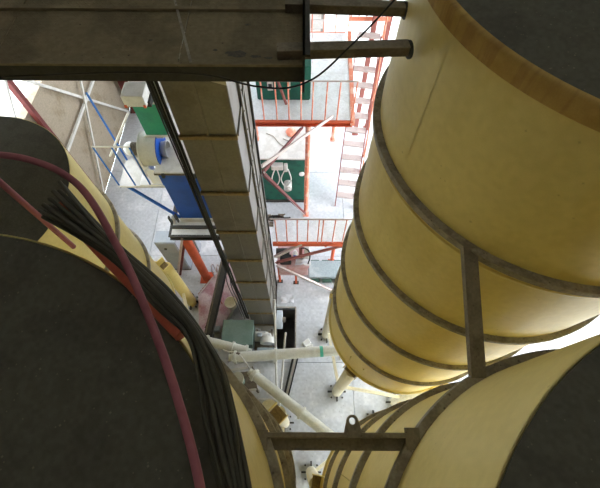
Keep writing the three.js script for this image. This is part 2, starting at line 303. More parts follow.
one('hanging_cable', cord([V(-1.6, 9.2, -1.715), V(-0.92, 9.235, -1.71), V(-0.6, 9.24, -1.7), V(-0.43, 9.24, -1.675), V(-0.29, 9.23, -1.635), V(-0.21, 9.225, -1.62), V(-0.06, 9.225, -1.615), V(0.07, 9.265, -1.64), V(0.25, 9.37, -1.75), V(0.42, 9.46, -1.9), V(0.62, 9.58, -2.1), V(0.78, 9.66, -2.3)], 0.005, 80), M.black, 'thin black cable sagging from the platform edge up to the tall silo', 'cable');

// ================================================================ bucket elevator
const EX0 = -1.32, EX1 = -0.70, EZ = -3.0;
{
  const e = thing('bucket_elevator', 'tall bucket elevator casing with tan flanges and a centre rib, rising from the pit', 'elevator', [0, 0, 0]);
  const ys = [7.38]; while (ys[ys.length - 1] > -0.2) ys.push(ys[ys.length - 1] - 1.068);
  const lev = [11.4, 9.516, 8.448, ...ys, -1.28], xm = (EX0 + EX1) / 2;
  for (let i = 0; i + 1 < lev.length; i++) {
    const a = lev[i + 1] + 0.02, b = lev[i] - 0.02;
    for (const [x0, x1] of [[EX0, xm - 0.006], [xm + 0.006, EX1]]) mesh('front_panel', span(x0 + 0.004, x1 - 0.004, a, b, EZ - 0.01, EZ), M.casing, e);
    mesh('side_panel', span(EX1 - 0.01, EX1, a, b, -3.47, EZ - 0.012), M.casing, e); mesh('side_panel', span(EX1 - 0.01, EX1, a, b, -4.14, -3.5), M.casing, e);
    mesh('side_panel', span(EX0, EX0 + 0.01, a, b, -4.14, EZ - 0.012), M.casing, e); mesh('back_panel', span(EX0, EX1, a, b, -4.15, -4.14), M.casing, e);
    if (i) {
      mesh('front_flange', span(EX0 - 0.02, EX1 + 0.012, lev[i] - 0.025, lev[i] + 0.025, EZ - 0.02, EZ + 0.028, 0.005), M.tan, e);
      mesh('side_flange', span(EX1 - 0.01, EX1 + 0.022, lev[i] - 0.02, lev[i] + 0.02, -4.14, EZ - 0.025, 0.004), M.casing, e);
    }
  }
  mesh('centre_rib', span(xm - 0.016, xm + 0.016, -1.2, 11.3, EZ - 0.01, EZ + 0.014, 0.004), M.casing, e);
  const sf = mesh('side_rib', span(EX1 - 0.01, EX1 + 0.035, -1.2, 11.3, -3.51, -3.46, 0.005), M.casing, e);
  const bolts = []; for (let y = 0.1; y < 9; y += 0.3) bolts.push(box(0.01, 0.016, 0.016, EX1 + 0.038, y, -3.485)); mesh('bolts', bolts, M.steel, sf); 
  mesh('stiffener', span(EX1 - 0.01, EX1 + 0.02, -1.2, 11.3, -3.8, -3.77, 0.004), M.casing, e);
  mesh('rear_leg', span(EX1 - 0.03, EX1 + 0.03, -1.3, 11.3, -4.21, -4.15), M.darkSteel, e);
  mesh('cover_plate', (() => { const s = new THREE.Shape([[-1.1, 8.21], [-0.695, 8.075], [-0.695, 8.6], [-1.1, 8.6]].map((q) => new THREE.Vector2(...q))); return new THREE.ExtrudeGeometry(s, { depth: 0.012, bevelEnabled: false }).translate(0, 0, EZ + 0.002); })(), M.greyWhite, e);
  const hs = new THREE.CylinderGeometry(0.26, 0.26, 0.16, 8).rotateZ(Math.PI / 2).rotateX(Math.PI / 8).translate(-0.56, 0.05, -3.1);
  const bt = mesh('boot_cover', hs, M.whiteSheet, e); mesh('bearing', new THREE.CylinderGeometry(0.07, 0.07, 0.1, 12).rotateZ(Math.PI / 2).translate(-0.44, 0.05, -3.1), M.steel, bt);
  mesh('boot_hood', [span(-1.28, -0.74, -1.28, -0.2, -3.0, -2.6, 0.02)], M.greyWhite, e);
}
{ // cable tray and cables down the elevator's left edge
  one('cable_tray', [span(-1.4, -1.375, 0.3, 9.4, -3.04, -3.03)], M.white, 'thin white upright tray along the left edge of the elevator', 'cable tray');
  const xs = [[-1.352, -2.985, 0.016], [-1.385, -2.985, 0.012], [-1.415, -3.0, 0.015], [-1.445, -3.01, 0.009], [-1.36, -2.945, 0.011]];
  xs.forEach(([x, z, r], i) => {
    const pts = []; for (let y = 9.4; y > 0.4; y -= 0.8) pts.push(V(x + R(-0.006, 0.006) - (y < 3.5 && i > 2 ? 0.08 : 0), y, z + R(-0.005, 0.02)));
    one('power_cable', cord(pts, r, 60), M.black, ['rightmost', 'middle', 'second from left', 'leftmost thin', 'foremost, second from right'][i] + ' of five black cables down the elevator edge', 'cable', 'cables down the elevator');
  });
}
{ // drive at the elevator's foot
  const g = thing('gear_motor', 'dusty grey gear motor at the foot of the elevator beside the green box', 'motor', [-1.0, 0, -2.58]);
  mesh('mount', [span(-0.2, 0.26, 0.02, 0.06, -0.2, 0.3), span(-0.22, -0.14, 0, 0.03, -0.25, 0.36), span(0.2, 0.26, 0, 0.03, -0.25, 0.36)], M.steel, g);
  mesh('body', [new THREE.CylinderGeometry(0.13, 0.13, 0.34, 20).rotateZ(Math.PI / 2).translate(-0.02, 0.22, 0)], M.greyWhite, g);
  const fins = []; for (let k = -5; k < 4; k++) fins.push(new THREE.CylinderGeometry(0.145, 0.145, 0.012, 20).rotateZ(Math.PI / 2).translate(-0.02 + k * 0.032, 0.22, 0)); mesh('cooling_fins', fins, M.greyWhite, g);
  mesh('gearbox', [new THREE.CylinderGeometry(0.19, 0.19, 0.16, 20).rotateX(Math.PI / 2).translate(0.14, 0.26, 0.12), rbox(0.2, 0.2, 0.2, 0.14, 0.2, 0.02, 0.03)], M.greyWhite, g);
  mesh('terminal_box', rbox(0.12, 0.08, 0.1, -0.06, 0.38, 0, 0.01), M.cabinet, g);
}

// ================================================================ far platform with railing
function railing(parent, a, b, h, posts, m, mr, r = 0.016) {
  for (const t of posts) { const p = a.clone().lerp(b, t); mesh('post', pipe(p, p.clone().add(V(0, h, 0)), r, 8), m, parent); }
  mesh('top_rail', pipe(a.clone().add(V(0, h, 0)), b.clone().add(V(0, h, 0)), r * 1.15, 8), mr, parent);
}
{
  const p = thing('mezzanine', 'far raised platform with orange edge beam, pale deck and orange railing', 'platform', [0, 0, 0]);
  const y = 4.06;
  for (const [x0, x1] of [[-1.6, -0.65], [-0.65, 0.3], [0.3, 1.2]]) for (const [z0, z1] of [[-9.8, -8.2], [-8.2, -6.62]]) mesh('deck_plate', span(x0 + 0.004, x1 - 0.004, y - 0.01, y, z0 + 0.004, z1 - 0.004), M.deck, p);
  mesh('front_beam', profile(channelIron(0.09, 0.14, 0.012), V(1.2, y - 0.075, -6.6), V(-1.6, y - 0.075, -6.6)), M.orange, p);
  mesh('back_beam', profile(channelIron(0.08, 0.14, 0.012), V(-1.6, y - 0.08, -9.82), V(1.2, y - 0.08, -9.82)), M.salmon, p);
  mesh('side_beam', [bar(V(1.2, y - 0.06, -6.58), V(1.3, y - 0.06, -9.85), 0.1, 0.15)], M.salmon, p); mesh('side_beam', [bar(V(-1.6, y - 0.08, -6.6), V(-1.6, y - 0.08, -9.8), 0.08, 0.14)], M.orange, p);
  for (const z of [-7.6, -8.7]) mesh('joist', bar(V(-1.58, y - 0.07, z), V(1.18, y - 0.07, z), 0.06, 0.1), M.salmon, p);
  const px = [-1.4, -1.12, -0.837, -0.54, -0.266, 0.007, 0.258, 0.554, 0.827, 1.17];
  railing(p, V(-1.58, y, -6.62), V(1.19, y, -6.62), 1.07, px.map((x) => (x + 1.58) / 2.77), M.salmon, M.tread);
  railing(p, V(-1.58, y, -9.82), V(1.25, y, -9.82), 1.05, [0, 0.11, 0.22, 0.33, 0.44, 0.55, 0.66, 0.77, 0.88, 1], M.salmon, M.tread);
  for (const [x, z] of [[0.18, -6.6], [-1.56, -6.6], [-1.56, -9.78], [1.15, -9.78]]) { const c = mesh('column', pipe(V(x, 0.02, z), V(x, y - 0.14, z), 0.065, 14), M.salmon, p); mesh('base_plate', box(0.18, 0.02, 0.18, x, 0.01, z), M.salmon, c); }
  const br = (a, b, w, m) => mesh('brace', profile(angleIron(w, 0.012), a, b), m, p);
  br(V(-0.66, 5.3, -4.23), V(0.73, 4.2, -6.55), 0.075, M.tread); br(V(-0.63, 5.12, -4.27), V(0.06, 3.86, -6.55), 0.075, M.maroon);
  mesh('brace', [bar(V(-0.65, 5.15, -4.27), V(0.13, 0.05, -6.56), 0.02, 0.03)], M.tread, p); mesh('brace', bar(V(-0.68, 5.1, -4.29), V(0.15, 0.05, -6.6), 0.09, 0.05), M.maroon, p);
}
{ // dark green machine standing on the far platform
  const m = thing('control_cubicle', 'dark green cubicle standing on the far platform behind the orange railing', 'cabinet', [-0.4, 4.06, -7.6]);
  mesh('body', rbox(1.25, 0.9, 0.7, 0, 0.47, 0, 0.02), M.green, m);
  mesh('plinth', box(1.2, 0.04, 0.66, 0, 0.02, 0), M.darkSteel, m);
  const w = mesh('meter', rbox(0.13, 0.24, 0.03, -0.3, 0.42, 0.36, 0.01), M.greyWhite, m); mesh('meter_window', box(0.08, 0.12, 0.01, -0.3, 0.43, 0.378), M.black, w);
  mesh('handle', bar(V(0.15, 0.35, 0.38), V(0.15, 0.55, 0.38), 0.02, 0.03), M.greyWhite, m);
  mesh('pipe_brace', bar(V(0.06, 0.02, 0.5), V(-0.12, 0.62, 0.4), 0.04, 0.05), M.redPaint, m);
}
{ // green and white machine below it
  const m = thing('packing_machine', 'large white-topped dark green machine on the floor under the far platform', 'machine', [-0.48, 0, -7.68]);
  mesh('body', rbox(1.36, 2.06, 1.1, 0, 1.07, 0, 0.02), M.green, m);
  const top = mesh('top_plate', rbox(1.44, 0.05, 1.2, 0, 2.125, 0, 0.012), M.greyWhite, m);
  const bl = []; for (let k = 0; k < 6; k++) bl.push(disc(0.018, 0.014, 0.66, 2.155, -0.5 + k * 0.2, 8)); mesh('top_bolts', bl, M.steel, top);
  mesh('front_strip', span(-0.68, 0.68, 2.04, 2.1, 0.55, 0.562), M.darkSteel, m);
  const mo = mesh('motor', new THREE.CylinderGeometry(0.12, 0.12, 0.26, 18).rotateX(Math.PI / 2).translate(0.1, 1.0, 0.68), M.greyWhite, m); mesh('motor_cap', new THREE.CylinderGeometry(0.07, 0.09, 0.05, 18).rotateX(Math.PI / 2).translate(0.1, 1.0, 0.83), M.fan, mo);
  mesh('valve_block', [rbox(0.34, 0.16, 0.18, -0.18, 1.86, 0.63, 0.02), rbox(0.1, 0.26, 0.14, 0.06, 1.82, 0.64, 0.02)], M.greyWhite, m);
  for (const [a, r] of [[-0.25, 0.2], [0.05, 0.26]]) mesh('hose', cord([V(a, 1.8, 0.66), V(a - r * 0.5, 1.5, 0.82), V(a, 1.25, 0.88), V(a + r * 0.6, 1.45, 0.8), V(a + r * 0.3, 1.8, 0.68)], 0.018, 30), M.greyWhite, m);
  mesh('gauge', new THREE.CylinderGeometry(0.08, 0.08, 0.04, 18).rotateX(Math.PI / 2).translate(0.52, 1.45, 0.58), M.white, m);
  mesh('base_frame', [span(-0.7, 0.7, 0, 0.06, 0.45, 0.62), span(-0.7, 0.7, 0, 0.06, -0.6, -0.5)], M.darkSteel, m);
}
one('plastic_tub', [ring([[0.06, 0], [0.13, 0.02], [0.15, 0.1], [0.11, 0.16], [0.05, 0.17], [0, 0.17]], 20).translate(-0.28, 2.15, -8.0)], M.salmon, 'orange round cap on the white top of the green machine', 'cap');
one('loose_hose', cord([V(-1.0, 2.17, -8.0), V(-0.8, 2.17, -7.9), V(-0.6, 2.17, -7.62), V(-0.4, 2.17, -7.5), V(-0.28, 2.17, -7.66), V(-0.5, 2.17, -7.8)], 0.012, 40), M.ringSteel, 'thin grey hose lying on the white machine top', 'hose');
{ // clutter before the green machine
  const spots = [[-1.0, -6.45], [-0.8, -6.4], [-0.62, -6.5], [-0.45, -6.38], [-0.9, -6.2]];
  spots.forEach(([x, z], i) => one('scrap_part', [rbox(R(0.12, 0.2), R(0.06, 0.14), R(0.1, 0.16), x, 0.05, z, 0.015).rotateY(0), pipe(V(x - 0.1, 0.06, z + 0.06), V(x + 0.14, 0.1, z - 0.05), 0.02, 8)], i % 2 ? M.darkSteel : M.steel, ['leftmost scrap part beside the cable tangle', 'middle dark scrap part behind the cable tangle', 'brown scrap part second from the right', 'rightmost dark scrap part', 'brown scrap part nearest the walkway railing'][i] + ' before the green machine', 'scrap', 'scrap before the green machine'));
  const pts = []; for (let k = 0; k < 22; k++) pts.push(V(-0.75 + Math.cos(k * 0.9) * R(0.15, 0.34), 0.12 + k * 0.002, -6.36 + Math.sin(k * 0.9) * R(0.06, 0.14)));
  one('coiled_cable', cord(pts, 0.012, 160), M.black, 'tangle of black cable on the floor before the green machine', 'cable');
}
{ // stair beside the far platform
  const st = thing('steel_stair', 'steep steel stair with pale treads and red stringers beside the tall silo', 'stairs', [1.14, 0, -6.93]);
  const run = 2.86, rise = 4.05, n = 12, w = 0.62; st.rotation.y = -0.135;
  for (const x of [0, w]) mesh('stringer', bar(V(x, 0.02, 0), V(x, rise, -run), 0.03, 0.09), M.redPaint, st);
  for (let k = 1; k <= n; k++) { const t = k / n; const g = mesh('tread', rbox(w - 0.04, 0.03, 0.2, w / 2, rise * t, -run * t, 0.006), M.tread, st); mesh('nosing', box(w - 0.04, 0.04, 0.012, w / 2, rise * t - 0.008, -run * t + 0.106), M.tread, g); }
  for (const x of [w + 0.03]) { mesh('handrail', pipe(V(x, 0.95, 0), V(x, rise + 0.95, -run), 0.02, 8), M.salmon, st); for (const t of [0.02, 0.34, 0.67, 0.99]) mesh('baluster', pipe(V(x, rise * t, -run * t), V(x, rise * t + 0.95, -run * t), 0.018, 8), M.salmon, st); }
}
{
  for (const [x, z, l] of [[1.98, -10.1, 'red steel post standing behind the stair treads'], [2.42, -10.35, 'red steel post nearest the tall silo beyond the stair']]) {
    const c = thing('steel_post', l, 'post', [x, 0, z]); mesh('shaft', profile(iBeam(0.13, 0.13, 0.015), V(0, 0, 0), V(0, 6.6, 0)), M.redPaint, c); mesh('base_plate', box(0.22, 0.02, 0.22, 0, 0.01, 0), M.redPaint, c);
  }
  const f = thing('walkway_rail', 'pink-white railing beyond the stair near the bright doorway', 'railing', [1.35, 4.1, -10.25]);
  railing(f, V(0, 0, 0), V(1.05, 0, 0), 1.0, [0, 0.2, 0.4, 0.6, 0.8, 1], M.salmon, M.tread); mesh('toe_board', box(1.1, 0.12, 0.02, 0.52, 0.06, 0), M.salmon, f);
}

// ================================================================ middle walkway
{
  const p = thing('walkway', 'narrow walkway with orange edge and salmon railing between elevator and tall silo', 'walkway', [0, 0, 0]);
  const y = 2.4;
  for (const [a, b] of [[-0.66, -0.05], [-0.05, 0.56], [0.56, 1.2]]) mesh('deck_plate', span(a + 0.003, b - 0.003, y - 0.01, y, -4.95, -4.32), M.deck, p);
  mesh('front_beam', bar(V(-0.66, y - 0.06, -4.3), V(1.2, y - 0.06, -4.3), 0.06, 0.13), M.orange, p); mesh('rear_beam', bar(V(-0.66, y - 0.06, -4.96), V(1.2, y - 0.06, -4.96), 0.05, 0.12), M.orange, p);
  mesh('splice', box(0.05, 0.15, 0.08, 0.62, y - 0.06, -4.29), M.orange, p);
  railing(p, V(-0.66, y, -4.31), V(1.2, y, -4.31), 1.08, [0.06, 0.19, 0.32, 0.45, 0.58, 0.63, 0.77, 0.9, 1], M.salmon, M.tread, 0.014);
  mesh('brace', bar(V(-0.64, 1.74, -4.24), V(0.05, 2.36, -4.3), 0.06, 0.08), M.tread, p);
  mesh('brace', profile(angleIron(0.085, 0.012), V(-0.62, 1.3, -4.24), V(1.1, 2.2, -4.3)), M.redPaint, p);
  mesh('brace', [bar(V(-0.61, 1.24, -4.22), V(1.03, 0.03, -3.93), 0.05, 0.07)], M.tread, p); mesh('brace', [bar(V(-0.61, 1.19, -4.25), V(1.03, -0.0, -3.96), 0.04, 0.05)], M.redPaint, p);
  for (const x of [0.95]) { const c = mesh('column', pipe(V(x, 0.02, -4.9), V(x, y - 0.12, -4.9), 0.05, 12), M.orange, p); mesh('base_plate', box(0.2, 0.02, 0.2, x, 0.01, -4.9), M.orange, c); }
}
{ // machine under the walkway
  const m = thing('bagging_machine', 'pink bagging machine with red leg on the floor under the walkway', 'machine', [-0.18, 0, -4.3]);
  mesh('body', rbox(0.8, 0.5, 0.45, 0, 0.85, -0.13, 0.02), M.pink, m);
  mesh('tabletop', rbox(0.86, 0.03, 0.75, 0, 1.12, -0.28, 0.008), M.pink, m);
  for (const [x, z] of [[0.07, 0.07], [-0.4, 0.03], [-0.4, -0.5], [0.36, -0.5]]) { const l = mesh('leg', bar(V(x, 0, z), V(x, x === 0.07 ? 0.62 : 1.11, z), 0.06, 0.06), M.orange, m); mesh('foot', box(0.16, 0.02, 0.1, x, 0.01, z), M.darkSteel, l); }
  mesh('column', [rbox(0.14, 0.62, 0.14, 0.36, 1.43, -0.22, 0.02)], M.greyWhite, m);
  mesh('drive', [new THREE.CylinderGeometry(0.11, 0.11, 0.36, 16).rotateZ(Math.PI / 2).translate(-0.28, 1.28, -0.3), rbox(0.3, 0.2, 0.24, -0.2, 1.24, -0.1, 0.03)], M.black, m);
  mesh('drum', new THREE.SphereGeometry(0.1, 18, 12).scale(0.7, 1.5, 1).translate(0.05, 1.3, -0.24), M.white, m); mesh('drum_band', new THREE.SphereGeometry(0.102, 18, 12).scale(0.5, 0.7, 1).translate(0.05, 1.32, -0.2), M.blue, m);
  mesh('spout', pipe(V(0.2, 1.12, -0.2), V(0.2, 1.6, -0.3), 0.05, 12), M.redPaint, m);
  mesh('hose', cord([V(0.2, 1.55, -0.28), V(0.3, 1.72, -0.2), V(0.4, 1.75, -0.12), V(0.44, 1.5, -0.05), V(0.4, 1.2, 0.0)], 0.02, 30), M.black, m);
}
function crumple(nx, nz, w, d, h) { const g = new THREE.PlaneGeometry(w, d, nx, nz).rotateX(-Math.PI / 2), p = g.attributes.position; for (let i = 0; i < p.count; i++) p.setXYZ(i, p.getX(i) + R(-0.02, 0.02), rnd() * h, p.getZ(i) + R(-0.02, 0.02)); g.computeVertexNormals(); return g; }
one('plastic_film', crumple(6, 5, 0.42, 0.3, 0.12).translate(0.08, 1.137, -4.4), M.plastic, 'crumpled clear plastic film on the pink bagging machine', 'plastic film');
one('plastic_film', crumple(6, 5, 0.36, 0.24, 0.07).translate(-0.36, 0.003, -3.72), M.plastic, 'crumpled clear plastic film on the floor beside the elevator', 'plastic film');
{ // stack of sheets on green bearers
  const t = thing('sheet_stack', 'grey-blue sheet stack on dark green bearers between walkway and tall silo', 'sheet stack', [0.8, 0, -4.58]);
  for (let k = 0; k < 5; k++) mesh('sheet', rbox(1.06 + (k % 2) * 0.02, 0.022, 0.52, (k % 2) * 0.01, 0.13 + k * 0.025, 0, 0.004), M.slab, t);
  for (const z of [-0.3, 0.3]) { for (const x of [-0.36, 0, 0.36]) mesh('bearer', box(0.28, 0.11, 0.09, x, 0.06, z), M.greenWood, t); }
  for (const x of [-0.36, 0.36]) mesh('bearer', box(0.1, 0.1, 0.52, x, 0.055, 0), M.greenWood, t);
}

// ================================================================ dust collector on the left
{
  const s = thing('collector_stand', 'steel stand with thick orange column carrying the blue dust collector', 'stand', [0, 0, 0]);
  const y = 2.9, X = [-3.0, -1.5], Z = [-6.2, -4.2];
  mesh('front_channel', profile(channelIron(0.06, 0.16, 0.012), V(X[1], y - 0.08, Z[1]), V(X[0], y - 0.08, Z[1])), M.darkSteel, s);
  mesh('rear_channel', bar(V(X[0], y - 0.08, Z[0]), V(X[1], y - 0.08, Z[0]), 0.06, 0.16), M.darkSteel, s);
  for (const x of [X[0] + 0.03, X[1] - 0.03]) mesh('side_channel', bar(V(x, y - 0.08, Z[0] + 0.03), V(x, y - 0.08, Z[1] - 0.03), 0.06, 0.16), M.darkSteel, s);
  mesh('deck_plate', span(X[0] + 0.06, X[1] - 0.06, y - 0.02, y, -4.6, Z[1] - 0.02), M.greyWhite, s); mesh('cross_bar', span(X[0] + 0.06, X[1] - 0.06, y, y + 0.07, -4.44, -4.38), M.darkSteel, s);
  const c = mesh('column', pipe(V(-2.75, 0.02, -4.37), V(-2.75, y - 0.16, -4.37), 0.12, 20), M.orange, s); mesh('base_plate', box(0.36, 0.02, 0.36, -2.75, 0.01, -4.37), M.orange, c);
  for (const [x, z] of [[-1.62, -4.6], [-2.85, -6.1], [-1.62, -6.1]]) mesh('column', pipe(V(x, 0, z), V(x, y - 0.16, z), 0.09, 16), M.orange, s);
  mesh('brace', bar(V(-2.62, y - 0.24, -4.3), V(-1.62, y - 0.5, -4.5), 0.06, 0.08), M.orange, s);
  mesh('brace', [bar(V(-2.72, y - 0.14, -4.24), V(-3.62, 0.02, -4.42), 0.1, 0.05)], M.tread, s); mesh('brace', [bar(V(-2.68, y - 0.16, -4.27), V(-3.57, 0.0, -4.46), 0.03, 0.08)], M.maroon, s);
  for (const k of [0, 1, 2]) mesh('bracket', box(0.03, 0.3, 0.06, -2.96 + k * 0.07, y + 0.15, -4.52 - k * 0.03), k === 1 ? M.greyWhite : M.darkSteel, s);
}
{
  const d = thing('dust_collector', 'blue dust collector with light grey lid left of the elevator', 'dust collector', [-2.12, 2.9, -5.43]);
  mesh('body', rbox(1.24, 1.66, 1.66, 0, 0.95, 0, 0.015), M.blue, d);
  mesh('base_flange', span(-0.65, 0.62, 0, 0.12, -0.86, 0.86, 0.01), M.greyWhite, d);
  const lid = mesh('lid', rbox(1.3, 0.04, 1.74, -0.01, 1.815, 0, 0.01), M.greyWhite, d);
  mesh('lid_handle', [pipe(V(0.02, 1.87, 0.6), V(0.22, 1.87, 0.6), 0.012, 8), pipe(V(0.02, 1.83, 0.6), V(0.02, 1.87, 0.6), 0.012, 8), pipe(V(0.22, 1.83, 0.6), V(0.22, 1.87, 0.6), 0.012, 8)], M.greyWhite, lid);
  mesh('lid_rim', [span(-0.67, 0.64, 1.76, 1.8, 0.84, 0.875), span(-0.675, -0.64, 1.76, 1.8, -0.86, 0.875)], M.steel, d);
  for (const [x, z] of [[-0.69, 0.5], [-0.69, -0.1], [0.1, 0.89], [-0.5, 0.89]]) mesh('latch', box(0.05, 0.1, 0.05, x, 1.77, z), M.darkSteel, d);
}
{ // fan deck with blue frame
  const f = thing('fan_deck', 'white deck with blue upright bars beside the dust collector', 'platform', [0, 0, 0]);
  mesh('deck_plate', span(-3.8, -2.8, 3.97, 4.0, -5.5, -4.76, 0.006), M.greyWhite, f);
  for (const x of [-3.78, -3.44, -3.12]) mesh('upright', pipe(V(x, 3.95, -4.78), V(x, 5.2, -4.78), 0.016, 8), M.lightBlue, f);
  mesh('rail', pipe(V(-3.8, 5.2, -4.78), V(-3.1, 5.2, -4.78), 0.014, 8), M.greyWhite, f); mesh('rail', pipe(V(-3.8, 4.02, -4.76), V(-2.8, 4.02, -4.76), 0.02, 8), M.greyWhite, f);
  for (const z of [-5.48]) for (const x of [-3.78]) mesh('upright', pipe(V(x, 3.4, z), V(x, 5.8, z), 0.02, 8), M.lightBlue, f);
  mesh('edge_bar', span(-3.82, -2.8, 3.92, 3.97, -5.52, -5.47), M.greyWhite, f);
  mesh('brace', bar(V(-3.66, 3.9, -4.84), V(-2.75, 3.02, -4.62), 0.05, 0.06), M.lightBlue, f); mesh('brace', bar(V(-3.66, 3.9, -5.44), V(-2.75, 3.02, -5.44), 0.05, 0.06), M.lightBlue, f);
  mesh('prop', pipe(V(-2.88, 5.9, -4.9), V(-3.6, 4.9, -4.82), 0.02, 8), M.white, f);
}
{
  const f = thing('centrifugal_fan', 'grey centrifugal fan with a white motor cap and blue side plate', 'fan', [-2.86, 4.0, -5.06]);
  f.scale.setScalar(0.88);
  const ax = (g) => g.rotateZ(Math.PI / 2);
  mesh('casing', ax(new THREE.CylinderGeometry(0.37, 0.37, 0.36, 40)).translate(0, 0.95, 0), M.fan, f);
  mesh('side_plate', ax(new THREE.CylinderGeometry(0.365, 0.365, 0.02, 40)).translate(0.19, 0.95, 0), M.blue, f); mesh('side_plate', ax(new THREE.CylinderGeometry(0.385, 0.385, 0.02, 40)).translate(-0.19, 0.95, 0), M.fan, f);
  mesh('inlet', [ax(ring([[0.17, -0.1], [0.2, -0.1], [0.16, 0.0], [0.16, 0.03], [0.13, 0.03], [0.13, 0]], 28)).translate(0.24, 0.95, 0)], M.fan, f);
  const mo = mesh('motor', ax(new THREE.CylinderGeometry(0.13, 0.13, 0.3, 24)).translate(-0.36, 0.95, 0), M.darkSteel, f);
  const fins = []; for (let k = 0; k < 6; k++) fins.push(ax(new THREE.CylinderGeometry(0.142, 0.142, 0.014, 24)).translate(-0.25 - k * 0.034, 0.95, 0)); mesh('cooling_fins', fins, M.steel, mo);
  mesh('motor_cap', ax(ring([[0, 0.12], [0.08, 0.11], [0.14, 0.05], [0.15, 0], [0.15, -0.06]], 24)).translate(-0.5, 0.95, 0), M.white, mo);
  mesh('foot', [box(0.3, 0.5, 0.03, -0.08, 0.34, 0.3), box(0.3, 0.5, 0.03, -0.08, 0.34, -0.3), box(0.6, 0.04, 0.68, -0.24, 0.06, 0)], M.white, f); mesh('motor_stool', [box(0.24, 0.7, 0.2, -0.36, 0.45, 0)], M.greyWhite, f); mesh('foot_bar', [bar(V(0.05, 0.1, 0.34), V(0.05, 0.66, 0.34), 0.04, 0.04)], M.blue, f);
  mesh('outlet_flange', span(-0.03, 0.35, 1.28, 1.33, -0.4, 0.0), M.greyWhite, f);
}
{
  const d = thing('exhaust_duct', 'square green exhaust duct rising from the fan', 'duct', [-2.66, 5.175, -5.25]);
  mesh('duct', rbox(0.4, 0.81, 0.36, 0, 0.405, 0, 0.008), M.ductGreen, d);
  mesh('collar', span(-0.23, 0.23, 0, 0.03, -0.21, 0.21), M.greyWhite, d); mesh('collar', span(-0.22, 0.22, 0.77, 0.8, -0.2, 0.2), M.greyWhite, d);
  const h = mesh('hood', [rbox(0.36, 0.22, 0.34, -0.03, 0.975, 0.2, 0.015)], M.greyWhite, d);
  mesh('hood_throat', [span(-0.16, 0.19, 0.805, 0.9, -0.14, 0.3)], M.black, h); for (const x of [-0.19, 0.12]) mesh('hood_clip', box(0.04, 0.05, 0.03, x, 0.885, 0.37), M.orange, h);
}
{ // electrical cabinet and low platform behind the left silo
  const c = thing('electrical_cabinet', 'pale grey electrical cabinet on the floor behind the left silo', 'cabinet', [-3.52, 0, -4.8]);
  mesh('body', rbox(0.56, 1.7, 0.36, 0, 0.9, 0, 0.015), M.cabinet, c); mesh('plinth', box(0.54, 0.06, 0.34, 0, 0.03, 0), M.darkSteel, c);
  const dr = mesh('door', rbox(0.5, 1.6, 0.02, 0, 0.91, 0.19, 0.006), M.cabinet, c); mesh('handle', box(0.03, 0.14, 0.03, 0.2, 0.95, 0.21), M.darkSteel, dr); mesh('dial', new THREE.CylinderGeometry(0.04, 0.04, 0.03, 14).rotateX(Math.PI / 2).translate(-0.05, 1.45, 0.21), M.black, dr);
  const d = thing('motor_starter', 'grey starter box behind the thick orange column', 'cabinet', [-3.05, 0, -5.05]);
  mesh('body', rbox(0.34, 0.7, 0.26, 0, 0.95, 0, 0.015), M.cabinet, d); mesh('post', bar(V(0, 0, 0), V(0, 0.62, 0), 0.06, 0.06), M.darkSteel, d); mesh('knob', new THREE.CylinderGeometry(0.045, 0.045, 0.03, 14).rotateX(Math.PI / 2).translate(0, 1.05, 0.14), M.black, d);
  const p = thing('low_platform', 'low dusty pink-grey platform with red tabs along one edge', 'platform', [0, 0, 0]);
  const out = [[-2.86, -3.72], [-2.5, -4.28], [-2.06, -4.75], [-1.62, -4.3], [-1.75, -3.55], [-2.16, -2.7], [-2.7, -2.62]];
  mesh('deck', poly(out, 0.24, 0.3), M.pinkDust, p); mesh('skirt', poly(out.map(([x, z]) => [-2.35 + (x + 2.35) * 0.96, -3.65 + (z + 3.65) * 0.96]), 0, 0.24), M.greyWhite, p);
  for (let k = 0; k < 7; k++) { const t = 0.08 + k * 0.14; mesh('tab', box(0.07, 0.06, 0.03).rotateY(0.98).translate(-2.875 + 0.36 * t, 0.28, -3.73 - 0.56 * t), M.redPaint, p); }
  mesh('edge_strip', bar(V(-2.85, 0.31, -3.72), V(-2.5, 0.31, -4.27), 0.035, 0.02), M.tread, p);
  one('red_rod', pipe(V(-2.35, 0.33, -3.75), V(-2.15, 0.33, -3.45), 0.018, 8), M.redPaint, 'short red rod lying on the dusty pink platform', 'rod');
  one('red_rod', pipe(V(-2.55, 0.33, -2.78), V(-2.36, 0.5, -3.05), 0.018, 8), M.maroon, 'dark red rod leaning by the black trough foot', 'rod');
  const fr = thing('wire_guard', 'pale wire guard frame standing on the pink platform near the elevator', 'guard', [-2.3, 0.3, -4.35]);
  for (const x of [-0.14, 0, 0.14]) mesh('wire', cord([V(x, 0, 0.1), V(x, 0.5, 0.08), V(x, 0.62, 0), V(x, 0.5, -0.1), V(x, 0, -0.12)], 0.012, 24), M.tread, fr);
  mesh('rail', pipe(V(-0.16, 0.4, 0.09), V(0.16, 0.4, 0.09), 0.012, 8), M.tread, fr);
}

